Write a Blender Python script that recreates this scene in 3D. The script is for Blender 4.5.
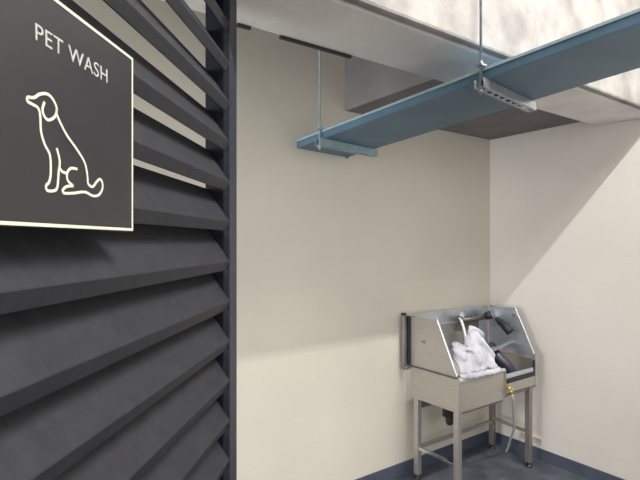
import bpy, bmesh, math, random
from mathutils import Vector, Matrix
PI = math.pi
sc = bpy.context.scene
for o in list(bpy.data.objects): bpy.data.objects.remove(o)
C = sc.collection
random.seed(7)

# ------------------------------------------------------------- camera, light, exposure
# World frame: room corner at the origin, back wall is y = 0, right wall is x = 0, floor z = 0.
cd = bpy.data.cameras.new('camera'); cam = bpy.data.objects.new('camera', cd); C.objects.link(cam)
cd.sensor_width = 36.0; cd.lens = 27.0; cd.shift_y = 2/640; cd.clip_start = .02
cam.location = (-3.569, -2.524, 1.70)
cam.rotation_euler = (PI/2, 0, -math.atan2(.57688, .81683))
sc.camera = cam

w = bpy.data.worlds.new('world'); sc.world = w; w.use_nodes = True
bg = w.node_tree.nodes['Background']
bg.inputs['Color'].default_value = (1.0, .97, .92, 1); bg.inputs['Strength'].default_value = 1.22

def area(name, loc, rot, sx, sy, power, col):
    l = bpy.data.lights.new(name, 'AREA'); l.shape = 'RECTANGLE'; l.size = sx; l.size_y = sy
    l.energy = power; l.color = col
    o = bpy.data.objects.new(name, l); C.objects.link(o); o.location = loc; o.rotation_euler = rot
    return o
# the car park's ceiling batten beyond the beam (fixture itself is built below)
area('batten_light', (-1.35, -3.00, 4.60), (0, 0, 0), 2.5, .07, 245, (1.0, .975, .94))
# added overhead fill without a fitting, lighting the louvres from above
area('overhead_fill_light', (-2.5, -3.6, 4.70), (0, 0, 0), 1.2, .6, 60, (1.0, .97, .93))
# added fill from the unseen left side, brightening the soffit and recess
area('left_fill_light', (-7.9, -1.8, 1.6), (PI/2, 0, -PI/2), 3.4, 2.6, 300, (.97, .98, 1.0))

sc.view_settings.view_transform = 'Standard'
sc.view_settings.look = 'None'
sc.view_settings.exposure = 0.0
sc.view_settings.gamma = 1.0
sc.view_settings.use_curve_mapping = False

# ------------------------------------------------------------- materials
def mat(name, col, rough=.6, metal=0.0, spec=.5):
    m = bpy.data.materials.new(name); m.use_nodes = True
    b = m.node_tree.nodes['Principled BSDF']
    b.inputs['Base Color'].default_value = (*col, 1); b.inputs['Roughness'].default_value = rough
    b.inputs['Metallic'].default_value = metal; b.inputs['Specular IOR Level'].default_value = spec
    return m, m.node_tree, b
def noisy(name, c1, c2, scale=6, rough=.6, metal=0.0, bump=.0, bscale=80, detail=6, spec=.5, stretch=(1,1,1)):
    m, nt, b = mat(name, c1, rough, metal, spec)
    tc = nt.nodes.new('ShaderNodeTexCoord'); mp = nt.nodes.new('ShaderNodeMapping')
    mp.inputs['Scale'].default_value = stretch
    nt.links.new(tc.outputs['Object'], mp.inputs['Vector'])
    n = nt.nodes.new('ShaderNodeTexNoise'); n.inputs['Scale'].default_value = scale; n.inputs['Detail'].default_value = detail
    nt.links.new(mp.outputs['Vector'], n.inputs['Vector'])
    r = nt.nodes.new('ShaderNodeValToRGB')
    r.color_ramp.elements[0].position = .32; r.color_ramp.elements[1].position = .68
    r.color_ramp.elements[0].color = (*c1, 1); r.color_ramp.elements[1].color = (*c2, 1)
    nt.links.new(n.outputs['Fac'], r.inputs['Fac']); nt.links.new(r.outputs['Color'], b.inputs['Base Color'])
    if bump:
        n2 = nt.nodes.new('ShaderNodeTexNoise'); n2.inputs['Scale'].default_value = bscale; n2.inputs['Detail'].default_value = 4
        nt.links.new(mp.outputs['Vector'], n2.inputs['Vector'])
        bp = nt.nodes.new('ShaderNodeBump'); bp.inputs['Strength'].default_value = bump; bp.inputs['Distance'].default_value = .01
        nt.links.new(n2.outputs['Fac'], bp.inputs['Height']); nt.links.new(bp.outputs['Normal'], b.inputs['Normal'])
    return m

def wall_material(name, c1, c2, axis):
    """painted blockwork: faint joints in the bump, slight blotches in the paint"""
    m = noisy(name, c1, c2, scale=1.6, rough=.55, spec=.3)
    nt = m.node_tree; b = nt.nodes['Principled BSDF']
    tc = nt.nodes.new('ShaderNodeTexCoord'); sp = nt.nodes.new('ShaderNodeSeparateXYZ'); cb = nt.nodes.new('ShaderNodeCombineXYZ')
    nt.links.new(tc.outputs['Object'], sp.inputs[0])
    nt.links.new(sp.outputs[axis], cb.inputs[0]); nt.links.new(sp.outputs['Z'], cb.inputs[1])
    br = nt.nodes.new('ShaderNodeTexBrick'); br.inputs['Scale'].default_value = 1.0
    br.inputs['Brick Width'].default_value = .40; br.inputs['Row Height'].default_value = .20
    br.inputs['Mortar Size'].default_value = .005; br.inputs['Mortar Smooth'].default_value = .8
    br.inputs['Color1'].default_value = br.inputs['Color2'].default_value = (1,1,1,1); br.inputs['Mortar'].default_value = (0,0,0,1)
    nt.links.new(cb.outputs[0], br.inputs['Vector'])
    n2 = nt.nodes.new('ShaderNodeTexNoise'); n2.inputs['Scale'].default_value = 60
    nt.links.new(tc.outputs['Object'], n2.inputs['Vector'])
    mx = nt.nodes.new('ShaderNodeMath'); mx.operation = 'MULTIPLY_ADD'; mx.inputs[1].default_value = .25
    nt.links.new(n2.outputs['Fac'], mx.inputs[0]); nt.links.new(br.outputs['Color'], mx.inputs[2])
    bp = nt.nodes.new('ShaderNodeBump'); bp.inputs['Strength'].default_value = .10; bp.inputs['Distance'].default_value = .006
    nt.links.new(mx.outputs[0], bp.inputs['Height']); nt.links.new(bp.outputs['Normal'], b.inputs['Normal'])
    return m

M = {}
M['wall_back'] = wall_material('painted_wall_back', (.60,.565,.485), (.64,.605,.525), 'X')
M['wall_right'] = wall_material('painted_wall_right', (.64,.60,.555), (.68,.64,.59), 'Y')
M['floor'] = noisy('painted_floor', (.038,.044,.060), (.105,.114,.136), scale=5, rough=.5, bump=.15, bscale=40)
M['base'] = noisy('painted_skirting_band', (.05,.062,.095), (.075,.088,.125), scale=8, rough=.5)
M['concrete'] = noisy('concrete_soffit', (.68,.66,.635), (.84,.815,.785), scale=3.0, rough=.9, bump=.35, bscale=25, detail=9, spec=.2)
M['concrete_dimmed'] = noisy('dimmed_rough_concrete', (.25,.238,.228), (.40,.385,.367), scale=6, rough=.95, bump=.6, bscale=18, detail=10, spec=.1)  # rough concrete, darkened to hold down the lamp-lit beam face
M['concrete_shaded'] = noisy('shaded_concrete_soffit', (.165,.155,.16), (.225,.21,.215), scale=3, rough=.9, bump=.3, bscale=25, spec=.2)  # darker concrete copy with the corner recess's shade in its colour
M['louvre'] = noisy('charcoal_powder_coat', (.0225,.023,.027), (.031,.0315,.037), scale=30, rough=.55, bump=.03, bscale=400, spec=.22)
M['post'] = noisy('navy_grey_powder_coat', (.022,.025,.036), (.030,.034,.047), scale=30, rough=.45, spec=.3)
M['channel'] = noisy('shaded_jamb_navy', (.006,.007,.013), (.009,.010,.018), scale=20, rough=.6, spec=.15)  # post's inner jamb, its shade put in as a blacker navy
M['sign'] = noisy('sign_charcoal', (.019,.0185,.022), (.023,.0225,.026), scale=14, rough=.38)
M['ink'] = mat('sign_cream_ink', (.62,.64,.52), .5)[0]
M['ink_text'] = mat('sign_pale_ink', (.42,.43,.40), .5)[0]
M['tray'] = noisy('blue_green_painted_steel', (.062,.128,.185), (.092,.168,.238), scale=4, rough=.42, metal=.25, bump=.02)
M['zinc'] = noisy('blue_zinc', (.26,.36,.40), (.34,.45,.49), scale=20, rough=.45, metal=.3)
M['galv'] = noisy('galvanised_steel', (.30,.33,.36), (.44,.47,.50), scale=40, rough=.38, metal=.7)
M['steel'] = noisy('brushed_stainless', (.43,.405,.37), (.485,.46,.42), scale=14, rough=.36, metal=.72, bump=.03, bscale=90, stretch=(1,1,7))
M['steel_in'] = noisy('bright_stainless', (.52,.56,.62), (.62,.66,.72), scale=7, rough=.30, metal=.75)
M['steel_dk'] = noisy('darker_stainless', (.20,.187,.172), (.28,.262,.24), scale=9, rough=.45, metal=.6)  # darker stainless copy, also carrying the shade on the right legs
M['satin'] = noisy('satin_steel', (.60,.58,.55), (.68,.66,.63), scale=12, rough=.45, metal=.25)
M['gunmetal'] = noisy('gunmetal', (.10,.10,.10), (.15,.15,.15), scale=20, rough=.4, metal=.6)
M['rubber_grey'] = noisy('grey_rubber_sheet', (.15,.145,.14), (.21,.20,.195), scale=12, rough=.6)
M['chrome'] = mat('chrome', (.75,.77,.78), .15, 1.0)[0]
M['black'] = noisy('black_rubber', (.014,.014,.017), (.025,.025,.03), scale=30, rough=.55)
M['purple'] = noisy('dark_violet_plastic', (.035,.032,.06), (.055,.05,.09), scale=12, rough=.4)
M['cloth'] = noisy('white_towelling', (.45,.45,.51), (.62,.62,.66), scale=14, rough=.9, bump=.4, bscale=120, spec=.1)
M['hose'] = noisy('pale_grey_hose', (.40,.40,.37), (.50,.50,.46), scale=14, rough=.5)
M['brass'] = mat('brass', (.62,.47,.16), .3, .8)[0]
M['white'] = noisy('white_plastic', (.72,.72,.70), (.8,.8,.78), scale=9, rough=.35)
M['gauge'] = mat('gauge_face', (.80,.82,.82), .25)[0]
M['paint_strip'] = mat('beige_plastic', (.52,.45,.33), .5)[0]
m, nt, b = mat('lamp_tube', (1,1,1), .4); b.inputs['Emission Color'].default_value = (1,.97,.92,1); b.inputs['Emission Strength'].default_value = 6; M['tube'] = m

# ------------------------------------------------------------- mesh helpers
def box(bm, lo, hi, bev=0.0):
    r = bmesh.ops.create_cube(bm, size=1.0)
    vs = r['verts']
    for v in vs:
        v.co = Vector(((lo[0]+hi[0])/2 + v.co.x*(hi[0]-lo[0]), (lo[1]+hi[1])/2 + v.co.y*(hi[1]-lo[1]), (lo[2]+hi[2])/2 + v.co.z*(hi[2]-lo[2])))
    if bev:
        es = list({e for v in vs for e in v.link_edges})
        bmesh.ops.bevel(bm, geom=es, offset=bev, segments=2, affect='EDGES', profile=.5)
def bar(bm, a, b, wx, wz, bev=.0015):
    """rectangular bar between two points"""
    a, b = Vector(a), Vector(b); d = (b-a); L = d.length; d.normalize()
    up = Vector((0,0,1)) if abs(d.z) < .9 else Vector((0,1,0))
    s = d.cross(up).normalized(); u = s.cross(d).normalized()
    n0 = len(bm.verts); bm2 = bmesh.new(); box(bm2, (-wx/2, 0, -wz/2), (wx/2, L, wz/2), bev)
    mtx = Matrix((( s.x, d.x, u.x, a.x), (s.y, d.y, u.y, a.y), (s.z, d.z, u.z, a.z), (0,0,0,1)))
    bmesh.ops.transform(bm2, matrix=mtx, verts=bm2.verts)
    me = bpy.data.meshes.new('t'); bm2.to_mesh(me); bm.from_mesh(me); bpy.data.meshes.remove(me); bm2.free()
def smooth_path(pts, n=8):
    pts = [Vector(p) for p in pts]; out = []
    for i in range(len(pts)-1):
        p0 = pts[max(i-1,0)]; p1 = pts[i]; p2 = pts[i+1]; p3 = pts[min(i+2,len(pts)-1)]
        for k in range(n):
            t = k/n
            out.append(.5*((2*p1)+(p2-p0)*t+(2*p0-5*p1+4*p2-p3)*t*t+(3*p1-p0-3*p2+p3)*t**3))
    out.append(pts[-1]); return out
def tube(bm, pts, r, seg=12, caps=True, smooth=True):
    pts = [Vector(p) for p in pts]; rings = []
    rs = r if isinstance(r, (list,tuple)) else [r]*len(pts)
    prev = None
    for i, p in enumerate(pts):
        d = (pts[min(i+1,len(pts)-1)] - pts[max(i-1,0)]).normalized()
        if prev is None:
            ref = Vector((0,0,1)) if abs(d.z) < .9 else Vector((1,0,0)); s = d.cross(ref).normalized()
        else:
            s = (prev - d*prev.dot(d)).normalized()
        prev = s; u = d.cross(s)
        rings.append([bm.verts.new(p + (s*math.cos(2*PI*k/seg)+u*math.sin(2*PI*k/seg))*rs[i]) for k in range(seg)])
    for a, b in zip(rings, rings[1:]):
        for k in range(seg):
            f = bm.faces.new((a[k], a[(k+1)%seg], b[(k+1)%seg], b[k])); f.smooth = smooth
    if caps:
        bm.faces.new(rings[0][::-1]); bm.faces.new(rings[-1])
def prism(bm, poly, ax, lo, hi):
    """extrude a polygon (list of 2-tuples) along axis ax between lo and hi"""
    def P(p, v):
        q = [p[0], p[1]]; q.insert(ax, v); return Vector(q)
    A = [bm.verts.new(P(p, lo)) for p in poly]; B = [bm.verts.new(P(p, hi)) for p in poly]
    n = len(poly)
    bm.faces.new(A[::-1]); bm.faces.new(B)
    for i in range(n): bm.faces.new((A[i], A[(i+1)%n], B[(i+1)%n], B[i]))
def obj(name, bm, m, parent=None, bevel=0.0):
    bmesh.ops.recalc_face_normals(bm, faces=bm.faces)
    me = bpy.data.meshes.new(name); bm.to_mesh(me); bm.free()
    o = bpy.data.objects.new(name, me); C.objects.link(o); me.materials.append(m)
    if parent: o.parent = parent
    if bevel:
        bv = o.modifiers.new('bevel', 'BEVEL'); bv.width = bevel; bv.segments = 2; bv.limit_method = 'ANGLE'
    return o
def struct(name, bm, m, bevel=0.0):
    o = obj(name, bm, m, None, bevel); o['kind'] = 'structure'; return o
def tag(o, label, cat, group=None):
    o['label'] = label; o['category'] = cat
    if group: o['group'] = group
    return o
def thing(name, label, cat, loc=(0,0,0), rotz=0, group=None):
    o = bpy.data.objects.new(name, None); C.objects.link(o); o.location = loc; o.rotation_euler = (0,0,rotz)
    o.empty_display_size = .1
    return tag(o, label, cat, group)
def B(): return bmesh.new()

# ------------------------------------------------------------- structure
b = B(); box(b, (-8,-7,-.2), (.2,.2,0)); struct('floor', b, M['floor'])
b = B(); box(b, (-8,0,0), (.2,.2,4.8)); struct('wall_back', b, M['wall_back'])
b = B(); box(b, (0,-7,0), (.2,0,4.8)); struct('wall_right', b, M['wall_right'])
b = B(); box(b, (-8,-7,4.8), (.2,.2,5.0)); struct('ceiling', b, M['concrete'])
b = B(); box(b, (-8,-1.225,2.52), (0,-.87,4.8)); struct('ceiling_beam', b, M['concrete'], .012)          # beam across the view
b = B(); box(b, (-1.585,-.87,2.575), (0,0,4.8)); struct('ceiling_bulkhead', b, M['concrete_shaded'], .006)   # low soffit in the corner, shade put into its darker concrete
b = B(); prism(b, [(0,0),(0,.085),(-.004,.09),(-.012,.09),(-.012,0)], 0, -8, 0); struct('baseboard_back', b, M['base'])
b = B(); prism(b, [(0,0),(0,.085),(-.004,.09),(-.012,.09),(-.012,0)], 1, -7, -.012); struct('baseboard_right', b, M['base'])

b = B(); box(b, (-8,-1.265,2.523), (0,-1.225,4.8)); struct('ceiling_added_facing', b, M['concrete_dimmed'], .012)   # rough facing added to the beam, coloured dark to tame the lamp's glare
b = B(); box(b, (-2.60,-.884,2.508), (-2.24,-.868,2.52), .002); struct('dark_strip_1', b, M['black'])            # black strip put in for the dark gap line at the beam's far edge
b = B(); box(b, (-2.785,-.884,2.508), (-2.73,-.868,2.52), .002); struct('dark_strip_2', b, M['black'])  # shorter black strip for a dark spot farther left

# ------------------------------------------------------------- louvre screen on the left
LE = Vector((.8168*.1034+.5769*.9946, -.5769*.1034+.8168*.9946, 0)).normalized()   # direction of the screen, away from the camera
rz = math.atan2(LE.y, LE.x)
def on_cam(X, Y): return Vector((-3.569 + .81683*X + .57688*Y, -2.524 - .57688*X + .81683*Y, 0))
A0 = on_cam(-.45, 0)
scr = thing('louvre_screen', 'tall charcoal metal louvre screen with wide sloping slats, left of the cream walls', 'louvre screen', A0, rz)
T_END, T_BACK = 1.628, -.35
TOP = 2.515
# slats: front lip plus blade sloping up and back
b = B()
z0 = 1.512; pitch = .1272
k0 = -11
th = .003
for k in range(k0, 8):
    z = z0 + k*pitch
    if z-.03 < .04 or z+.11 > TOP+.02: continue
    prof = [(.010,z-.030),(0,z-.0015),(.0012,z+.0015),(.073,z+.105),(.073,z+.105-.005),(.006,z),(.003,z-.004),(.013,z-.030)]
    prism(b, prof, 0, T_BACK+.05, T_END-.081)
obj('slat_panel', b, M['louvre'], scr, .0008)
def post(t0, t1):
    b = B(); box(b, (t0, -.001, 0), (t1, .022, TOP), .002)            # front flange
    return b
pp = obj('post', post(T_END-.081, T_END), M['post'], scr)
b = B(); box(b, (T_END-.081, .0225, 0), (T_END-.02, .080, TOP), .001); obj('shaded_jamb', b, M['channel'], pp)  # inner web of the post, coloured darker for its shade
obj('post', post(T_BACK-.05, T_BACK+.05), M['post'], scr)
b = B(); box(b, (T_BACK+.05, .004, .0), (T_END-.081, .09, .04), .002); obj('bottom_rail', b, M['post'], scr)
b = B(); box(b, (T_BACK+.05, .004, TOP-.03), (T_END-.081, .09, TOP), .002); obj('top_rail', b, M['post'], scr)

# ------------------------------------------------------------- pet wash sign
S0 = on_cam(-.43, 0)
sg = thing('pet_wash_sign', 'square dark grey PET WASH sign with pale border and dog outline on the louvres', 'sign', S0, rz)
SX0, SX1, SZ0, SZ1 = .5335, .8765, 1.7185, 2.0345
b = B(); box(b, (SX0, 0, SZ0), (SX1, .016, SZ1), .0012); obj('backing_panel', b, M['sign'], sg)
b = B(); bw = .0046; e = .0016; y0, y1 = -.0007, .0004
box(b, (SX0+e, y0, SZ0+e), (SX1-e, y1, SZ0+e+bw)); box(b, (SX0+e, y0, SZ1-e-bw), (SX1-e, y1, SZ1-e))
box(b, (SX0+e, y0, SZ0+e+bw), (SX0+e+bw, y1, SZ1-e-bw)); box(b, (SX1-e-bw, y0, SZ0+e+bw), (SX1-e, y1, SZ1-e-bw))
obj('border_line', b, M['ink'], sg)
def strokes(bm, pts, wd, closed=False):
    """flat raised stroke following a smooth path in the sign plane"""
    path = smooth_path([(p[0],0,p[1]) for p in pts], 6)
    L = []; R = []
    for i, p in enumerate(path):
        d = (path[min(i+1,len(path)-1)] - path[max(i-1,0)]); d.normalize(); n = Vector((-d.z,0,d.x))
        L.append(p+n*wd/2); R.append(p-n*wd/2)
    ya, yb = -.0008, .0004
    vs = [[bm.verts.new((q.x, y, q.z)) for q in (l, r) for y in (ya, yb)] for l, r in zip(L, R)]
    for a, c in zip(vs, vs[1:]):
        bm.faces.new((a[0],c[0],c[2],a[2])); bm.faces.new((a[1],a[3],c[3],c[1]))
        bm.faces.new((a[0],a[1],c[1],c[0])); bm.faces.new((a[2],c[2],c[3],a[3]))
    for v in (vs[0], vs[-1]): bm.faces.new((v[0],v[2],v[3],v[1]))
dog = [
 [(.6052,1.8821),(.6174,1.8848),(.6279,1.8924),(.6425,1.8969),(.6539,1.8932),(.6617,1.8837),(.6625,1.874),(.6821,1.8528),(.7083,1.835),(.7269,1.8188),(.7337,1.80),(.7356,1.7888),(.7476,1.7856),(.759,1.7950),(.768,1.8000),(.7745,1.7950),(.7745,1.7844),(.7641,1.7744),(.7476,1.7716),(.7269,1.7753),(.6993,1.7708),(.6779,1.7687),(.6754,1.7731),(.6846,1.7789),(.6993,1.7811)],
 [(.6993,1.7811),(.6863,1.7871),(.6846,1.7975),(.6932,1.8058),(.7083,1.807)],
 [(.6846,1.7975),(.6738,1.7981),(.6681,1.8024)],
 [(.6052,1.8821),(.6052,1.8766),(.6139,1.8752),(.6243,1.8734),(.6286,1.8638),(.63,1.8446),(.6373,1.8289),(.6477,1.8159),(.6493,1.7935),(.6462,1.7805),(.6402,1.7748),(.6425,1.7686),(.6577,1.7702),(.6633,1.7764),(.6657,1.7959),(.6681,1.8118),(.6617,1.8287)],
 [(.6373,1.8849),(.6329,1.8738),(.6373,1.8651),(.6462,1.8634),(.6585,1.8716),(.6620,1.8827)],
]
b = B()
for s in dog: strokes(b, s, .0040)
obj('dog_outline', b, M['ink'], sg)
cu = bpy.data.curves.new('lettering', 'FONT'); cu.body = 'PET WASH'; cu.size = .0315; cu.space_character = 1.06; cu.extrude = .0006; cu.offset = .0
to = bpy.data.objects.new('tmp_text', cu); C.objects.link(to)
dg = bpy.context.evaluated_depsgraph_get(); dg.update()
me = bpy.data.meshes.new_from_object(to.evaluated_get(dg)); bpy.data.objects.remove(to); me.name = 'lettering'
xs = [v.co.x for v in me.vertices]; wt = max(xs)-min(xs); x0 = min(xs)
for v in me.vertices:   # text plane x,y -> sign plane x,z
    x, y, z = v.co; v.co = ((x-x0)*(.170/wt) + .6196, -.0002 - z, y + 1.9600)
me.materials.clear(); me.materials.append(M['ink_text'])
lo = bpy.data.objects.new('lettering', me); C.objects.link(lo); lo.parent = sg

# ------------------------------------------------------------- cable tray under the ceiling
TV = Vector((.17215,-1.34583,.121)); TL = TV.length; tu = TV.normalized()
tl0 = Vector((-2.025,-.10,2.262)); tr0 = Vector((-1.595,-.10,2.262))
ts = Vector((1,0,0)); ts = (ts - tu*ts.dot(tu)).normalized(); tn = ts.cross(tu)
if tn.z < 0: tn = -tn
tw = (tr0-tl0).dot(ts)
tray = thing('cable_tray', 'long blue-green steel cable tray hanging from thin rods beneath the ceiling beam', 'cable tray', tl0)
def T(s, l, h): return ts*s + tu*l + tn*h       # across, along, up (relative to tl0)
def tbox(bm, s0, s1, l0, l1, h0, h1, bev=.001):
    b2 = B(); box(b2, (s0,l0,h0), (s1,l1,h1), bev)
    for v in b2.verts: v.co = T(*v.co)
    me = bpy.data.meshes.new('t'); b2.to_mesh(me); bm.from_mesh(me); bpy.data.meshes.remove(me); b2.free()
LEN = 2.75
b = B(); tbox(b, 0, tw, .0, LEN, 0, .003); obj('tray_base', b, M['tray'], tray)
for s in (0, tw-.003):
    b = B(); tbox(b, s, s+.003, 0, LEN, .003, .045)
    si = (.0, .014) if s == 0 else (tw-.014, tw)
    tbox(b, si[0], si[1], 0, LEN, .045, .048)
    obj('side_rail', b, M['tray'], tray)
def bracket(l, m):
    """slotted strut channel under the tray"""
    b = B(); s0, s1 = -.035, tw+.03
    tbox(b, s0, s1, l-.0205, l-.0185, -.041, -.001); tbox(b, s0, s1, l+.0185, l+.0205, -.041, -.001)
    n = 9; st = (s1-s0)/n                                      # bottom web with slots between ties
    tbox(b, s0, s1, l-.0185, l-.008, -.041, -.038); tbox(b, s0, s1, l+.008, l+.0185, -.041, -.038)
    for k in range(n+1):
        c = s0 + k*st; a0 = max(s0, c-.012); a1 = min(s1, c+.012)
        tbox(b, a0, a1, l-.008, l+.008, -.041, -.038)
    return obj('support_channel', b, m, tray)
def hanger(l, s, ztop, m):
    p = T(s, l, 0); b = B(); tube(b, [(p.x,p.y,p.z-.065), (p.x,p.y,ztop-tl0.z)], .0055, 10)
    rod = obj('hanger_rod', b, m, tray)
    b = B(); tube(b, [(p.x,p.y,p.z-.053), (p.x,p.y,p.z-.042)], .0115, 6, smooth=False)
    obj('nut', b, m, rod)
    b = B(); box(b, (p.x-.016,p.y-.016,p.z+.052), (p.x+.016,p.y+.016,p.z+.060)); tube(b, [(p.x,p.y,p.z+.060),(p.x,p.y,p.z+.071)], .0115, 6, smooth=False)
    obj('nut', b, m, rod)
for l, zt, m in ((.22, 4.8, M['zinc']), (.885*TL, 4.8, M['galv']), (2.5, 4.8, M['galv'])):
    bracket(l, m)
    hanger(l, -.018, zt, m)
b = B(); tbox(b, -.006, -.0005, 0, LEN, .036, .048); tbox(b, -.006, .0, 0, LEN, .046, .0485); obj('lit_rail_lip', b, M['zinc'], tray)  # lamp-lit edge of the flange, put in as a paler strip
b = B(); tbox(b, 0, tw, -.003, 0, 0, .045); obj('end_plate', b, M['tray'], tray)
bolt_b = None
for s in (tw-.03,):
    p = T(s, .03, -.004); b = B(); tube(b, [(p.x,p.y,p.z-.012),(p.x,p.y,p.z+.002)], .011, 6, smooth=False); obj('bolt', b, M['tray'], tray)

# ------------------------------------------------------------- ceiling batten (light just beyond the beam)
cl = thing('ceiling_light', 'slim white ceiling batten light hanging beyond the concrete beam', 'light', (-1.35,-3.00,4.61))
b = B(); box(b, (-1.28,-.035,.03), (1.28,.035,.085), .006); obj('housing', b, M['white'], cl)
b = B(); tube(b, [(-1.25,0,.014),(1.25,0,.014)], .013, 12); obj('lamp_tube', b, M['tube'], cl)
for sx in (-.5, .5):
    b = B(); tube(b, [(sx,0,.085),(sx,0,.19)], .004, 8); obj('suspension_rod', b, M['galv'], cl)

# ------------------------------------------------------------- pet wash tub in the corner
XL, XR, YB, YF = -1.025, -.105, -.065, -.49
RIM, BOT, TOPZ = .80, .58, 1.165
tub = thing('pet_wash_tub', 'stainless steel pet grooming tub on tall legs in the corner', 'tub', ((XL+XR)/2, (YB+YF)/2, 0))
ox, oy = tub.location.x, tub.location.y
def L(x, y, z): return (x-ox, y-oy, z)
def lb(bm, lo, hi, bev=.002): box(bm, L(*lo), L(*hi), bev)
def splash(x, side):
    poly = [(YB-oy, RIM+.012), (YB-oy, TOPZ), (YB-.235-oy, TOPZ+.008), (YF+.012-oy, RIM+.03), (YF+.012-oy, RIM+.012)]
    b = B(); prism(b, poly, 0, x-.004-ox, x+.004-ox)
    return b
# lower box
b = B(); lb(b, (XL-.004,YF,BOT), (XL+.004,YB,RIM+.006)); obj('side_panel', b, M['steel'], tub)
b = B(); lb(b, (XR-.004,YF,BOT+.06), (XR+.004,YB,RIM+.006)); obj('side_panel', b, M['steel'], tub)
XD = -.525                                               # where the lower entry door begins
b = B(); lb(b, (XL+.004,YF,BOT), (XD,YF+.006,RIM-.018)); obj('front_panel', b, M['steel'], tub)
b = B(); tube(b, [L(XL+.004,YF+.002,RIM-.004), L(XD,YF+.002,RIM-.012)], .014, 12); obj('front_rim', b, M['satin'], tub)
b = B(); lb(b, (XD+.004,YF,BOT+.035), (XR-.03,YF+.008,BOT+.105)); d = obj('entry_door', b, M['steel'], tub)
b = B(); lb(b, (XD+.03,YF-.004,BOT+.108), (XR-.032,YF+.010,BOT+.138)); lb(b, (XR-.052,YF-.004,BOT+.138), (XR-.032,YF+.010,BOT+.225)); g = obj('door_gap_strip', b, M['black'], tub)  # black strips standing for the dark gap round the door
b = B(); lb(b, (XD+.02,YF-.002,BOT+.140), (XR-.053,YF+.014,BOT+.172), .004); obj('door_sill', b, M['steel_in'], tub)
b = B(); lb(b, (XR-.030,YF-.006,BOT+.02), (XR+.004,YF+.03,RIM+.05), .003); obj('corner_post', b, M['steel'], tub)
b = B(); lb(b, (XD-.004,YF-.007,BOT+.01), (XD+.016,YF+.012,RIM-.02), .003); obj('door_channel', b, M['steel_dk'], tub)
# splash guards
b = splash(XL, -1); sp = obj('splash_guard', b, M['steel'], tub)
def edge_roll(x):
    b = B(); tube(b, smooth_path([L(x,YB-.01,TOPZ+.002), L(x,YB-.225,TOPZ+.008), L(x,YB-.25,TOPZ-.01), L(x,YF+.03,RIM+.055), L(x,YF+.008,RIM+.018)], 4), .007, 10); return b
obj('rolled_edge', edge_roll(XL), M['steel_in'], sp)
b = B(); tube(b, [L(XL-.004,-.19,1.0), L(XL-.016,-.19,1.0)], .011, 12); obj('rivet', b, M['steel_dk'], sp)
b = splash(XR, 1); sp2 = obj('splash_guard', b, M['steel_in'], tub)
obj('rolled_edge', edge_roll(XR), M['steel_in'], sp2)
b = B(); tube(b, [L(XR-.004,-.30,1.12), L(XR-.014,-.30,1.12)], .011, 12); obj('rivet', b, M['steel_dk'], sp2)
b = B(); lb(b, (XL-.045,YB+.034,RIM), (XR+.03,YB+.040,TOPZ+.004)); obj('back_splash', b, M['steel_in'], tub)
b = B(); lb(b, (XL-.055,YB+.018,RIM-.02), (XL-.030,YB+.045,TOPZ+.004), .003); obj('back_post', b, M['steel_dk'], tub)
b = B(); lb(b, (XL-.010,YB-.004,RIM+.01), (XL+.006,YB+.034,TOPZ-.004), .001); obj('dark_gap_strip', b, M['black'], tub)  # black strip standing for the dark gap beside the post
b = B(); lb(b, (XL-.056,YB+.016,TOPZ+.004), (XL-.028,YB+.047,TOPZ+.022), .004); obj('post_cap', b, M['black'], tub)
b = B(); tube(b, [L(XL-.043,YB+.018,RIM-.004), L(XL-.043,YB-.01,RIM-.004)], .012, 12); obj('knob', b, M['steel_dk'], tub)
# side joint flange between box and splash guard
b = B(); lb(b, (XL-.014,YF+.01,RIM+.002), (XL+.006,YB,RIM+.013), .002); obj('joint_flange', b, M['gunmetal'], tub)
# basin floor and drain
b = B(); lb(b, (XL+.004,YF+.006,BOT+.02), (XR-.004,YB+.004,BOT+.026)); obj('basin_floor', b, M['steel_dk'], tub)
b = B(); tube(b, [L(-.80,-.22,BOT+.02), L(-.80,-.22,.44)], .045, 16); tube(b, smooth_path([L(-.80,-.22,.52),L(-.80,-.22,.41),L(-.76,-.20,.38),L(-.68,-.15,.38),L(-.64,-.10,.37)],5), .024, 12)
obj('drain_trap', b, M['black'], tub)
b = B(); lb(b, (XL+.02,YB-.008,BOT-.10), (XR-.02,YB+.004,BOT+.02)); obj('apron', b, M['steel_dk'], tub)
# legs and stretchers
def leg(x, y, top, m):
    b = B(); lb(b, (x-.02,y-.02,.035), (x+.02,y+.02,top), .003)
    o = obj('leg', b, m, tub)
    b = B(); tube(b, [L(x,y,0), L(x,y,.008), L(x,y,.012), L(x,y,.036)], [.026,.026,.012,.012], 12); obj('foot', b, M['black'], o)
    return o
leg(XL+.02, YF+.025, BOT+.02, M['steel']); leg(XR-.075, YF+.025, BOT+.04, M['steel_dk'])  # right legs take the darker steel for the shadow on them
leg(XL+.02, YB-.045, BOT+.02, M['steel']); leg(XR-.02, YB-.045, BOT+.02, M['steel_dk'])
zs = .225
for a, c, m in (((XL+.02,YF+.045,zs),(XL+.02,YB-.065,zs),M['chrome']), ((XL+.04,YB-.045,zs),(XR-.04,YB-.045,zs),M['steel']),
                ((XR-.06,YF+.045,zs+.03),(XR-.03,YB-.065,zs+.03),M['steel'])):
    b = B(); bar(b, L(*a), L(*c), .025, .02); obj('stretcher', b, m, tub)
b = B(); bar(b, L(XL+.02,YF+.03,BOT-.005), L(XD,YF+.03,BOT-.005), .03, .03); bar(b, L(XD,YF+.03,BOT+.02), L(XR-.03,YF+.03,BOT+.02), .03, .03); obj('front_rail', b, M['steel_dk'], tub)
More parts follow.
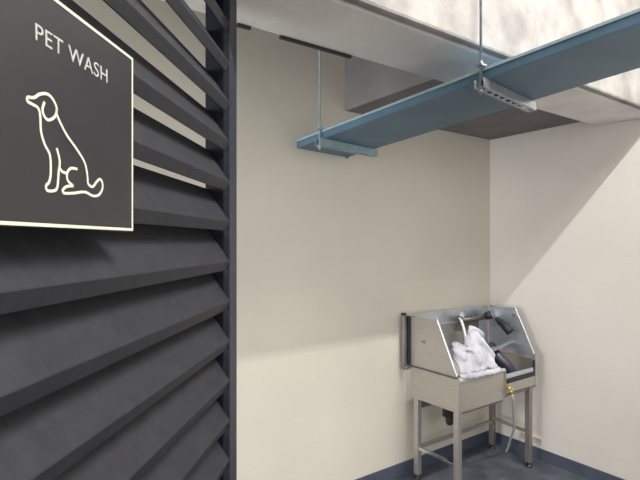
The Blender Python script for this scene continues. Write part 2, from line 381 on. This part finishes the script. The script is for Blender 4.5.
# mixer, hose bracket and fittings on the back splash (part of the tub)
yb = YB + .034
b = B(); tube(b, [L(-.50,yb-.055,1.085), L(-.18,yb-.055,1.085)], .021, 16)
for x in (-.45,-.23): tube(b, [L(x,yb,1.085), L(x,yb-.055,1.085)], .017, 12)
mx = obj('mixer_valve', b, M['gunmetal'], tub)
b = B(); tube(b, [L(-.185,yb-.055,1.09), L(-.150,yb-.085,1.105)], [.03,.034], 18); obj('mixer_knob', b, M['black'], mx)
b = B(); tube(b, [L(-.151,yb-.0842,1.1046), L(-.1465,yb-.088,1.1067)], .026, 18); obj('dial_face', b, M['gauge'], mx)
# dark wash-down panel behind and small shelf
b = B(); lb(b, (-.78,yb-.004,.87), (-.20,yb+.006,1.06), .002); obj('rubber_backing', b, M['rubber_grey'], tub)
b = B(); bar(b, L(-.40,-.305,.880), L(XR-.004,-.275,.905), .030, .014); obj('cross_bar', b, M['steel_in'], tub)

# ------------------------------------------------------------- things in and on the tub
b = B(); hand = smooth_path([(-.535,-.10,1.12),(-.545,-.14,1.07),(-.575,-.19,.99),(-.60,-.22,.94)],5)
sh = thing('shower_head', 'white hand shower leaning at the back of the tub behind the towel', 'shower head', (-.57,-.14,.93))
def off(o, pts): return [Vector(p)-o.location for p in pts]
b.free(); b = B(); tube(b, off(sh, hand), .011, 12); obj('handle', b, M['white'], sh)
b = B(); tube(b, off(sh, [(-.535,-.10,1.12),(-.533,-.115,1.132),(-.532,-.13,1.140)]), [.012,.022,.024], 16); obj('spray_face', b, M['chrome'], sh)

dn = thing('dryer_nozzle', 'black dryer nozzle hooked on the right splash guard of the tub', 'nozzle', (XR-.05,-.25,1.02))
b = B(); tube(b, smooth_path([(.04,.10,.045),(.005,.05,.035),(-.012,0,.012),(-.012,-.05,-.03)],5), [.020]*5+[.026]*5+[.030]*5+[.034], 14); obj('barrel', b, M['black'], dn)
b = B(); tube(b, [(.043,-.005,.012),(-.012,-.005,.012)], .008, 10); obj('hook', b, M['steel_dk'], dn)

dh = thing('flexible_hose', 'dark violet flexible hose slanting down inside the right half of the tub', 'hose', (-.30,-.30,.63))
b = B(); pth = smooth_path([(.03,.10,.23),(.03,.06,.19),(.035,.03,.16),(.06,-.02,.11),(.10,-.07,.03),(.10,-.13,.026)],8)
n = len(pth); tube(b, pth, [.040+.004*(i%2) for i in range(n)], 14); obj('corrugated_tube', b, M['purple'], dh)
b = B(); tube(b, [pth[0]+Vector((0,.02,.02)), pth[0]], .046, 14); obj('end_collar', b, M['black'], dh)

# towel draped in the tub over the front-left rim
tw_o = thing('towel', 'crumpled white towel heaped over the front left rim of the tub', 'towel', (-.77,-.42,RIM))
b = B()
NU, NV = 56, 44
rnd = random.Random(3)
ph = [rnd.uniform(0,6.28) for _ in range(12)]
def towel_pt(u, v):
    # u 0..1 left to right, v 0..1 from rim (front, low) up to the peaks (back, high)
    x = -.985 + .40*u*(1-.14*v) + .045*v
    peak = .165 + .120*math.exp(-((u-.72)/.19)**2) + .035*math.exp(-((u-.08)/.14)**2) - .05*max(0,u-.82)/.18
    h = .008 + peak*math.sin(min(1,v*1.18)*PI/2)**.8
    y = YF + .012 + .15*v
    fold = (.022*math.sin(17*u+ph[0]+3*v)+.014*math.sin(31*u+ph[1]-5*v)+.008*math.sin(23*v+9*u+ph[2])+.006*math.sin(47*u+13*v+ph[3]))
    wgt = math.sin(PI*min(1,max(0,.08+v*.9)))
    y += fold*wgt*1.3; h += .45*fold*wgt
    if v > .85: h -= (v-.85)*1.0*(peak)          # curls over to the back
    return Vector((x+.77, y+.42, h+.006))
grid = [[b.verts.new(towel_pt(i/NU, j/NV)) for i in range(NU+1)] for j in range(NV+1)]
for j in range(NV):
    for i in range(NU):
        f = b.faces.new((grid[j][i],grid[j][i+1],grid[j+1][i+1],grid[j+1][i])); f.smooth = True
cl_o = obj('terry_cloth', b, M['cloth'], tw_o)
sd = cl_o.modifiers.new('thick','SOLIDIFY'); sd.thickness = .008; sd.offset = -1
# rolled front hem and the wad bunched in the left corner
b = B(); hem = smooth_path([(-.235,-.062,.012),(-.20,-.075,.016),(-.10,-.078,.006),(.02,-.078,.004),(.10,-.077,-.002),(.175,-.07,.0)],6)
tube(b, hem, [.020+.004*math.sin(i*1.7) for i in range(len(hem))], 12); obj('rolled_hem', b, M['cloth'], tw_o)

# pale supply hose from the entry door to the floor
sh2 = thing('drain_hose', 'thin pale hose hanging from a brass fitting below the low door of the tub', 'hose', (-.495,-.525,0))
b = B(); tube(b, smooth_path([(0,0,.64),(.02,.0,.58),(.12,.06,.45),(.25,.14,.28),(.34,.23,.14),(.38,.28,.04),(.39,.30,.010)],8), .009, 12); obj('hose_tube', b, M['hose'], sh2)
b = B(); tube(b, [(0,0,.625),(0,0,.655)], .014, 12); tube(b, [(0,0,.655),(0,.04,.665)], .012, 12); tube(b, [(-.012,-.012,.655),(.022,-.012,.66)], .006, 8); obj('hose_fitting', b, M['brass'], sh2)

# small beige strip low on the right wall
b = B(); box(b, (-.016,-.47,.155), (0,-.30,.172), .003); tag(obj('cable_clip_strip', b, M['paint_strip']), 'short beige strip fixed low on the right wall beside the tub', 'strip')
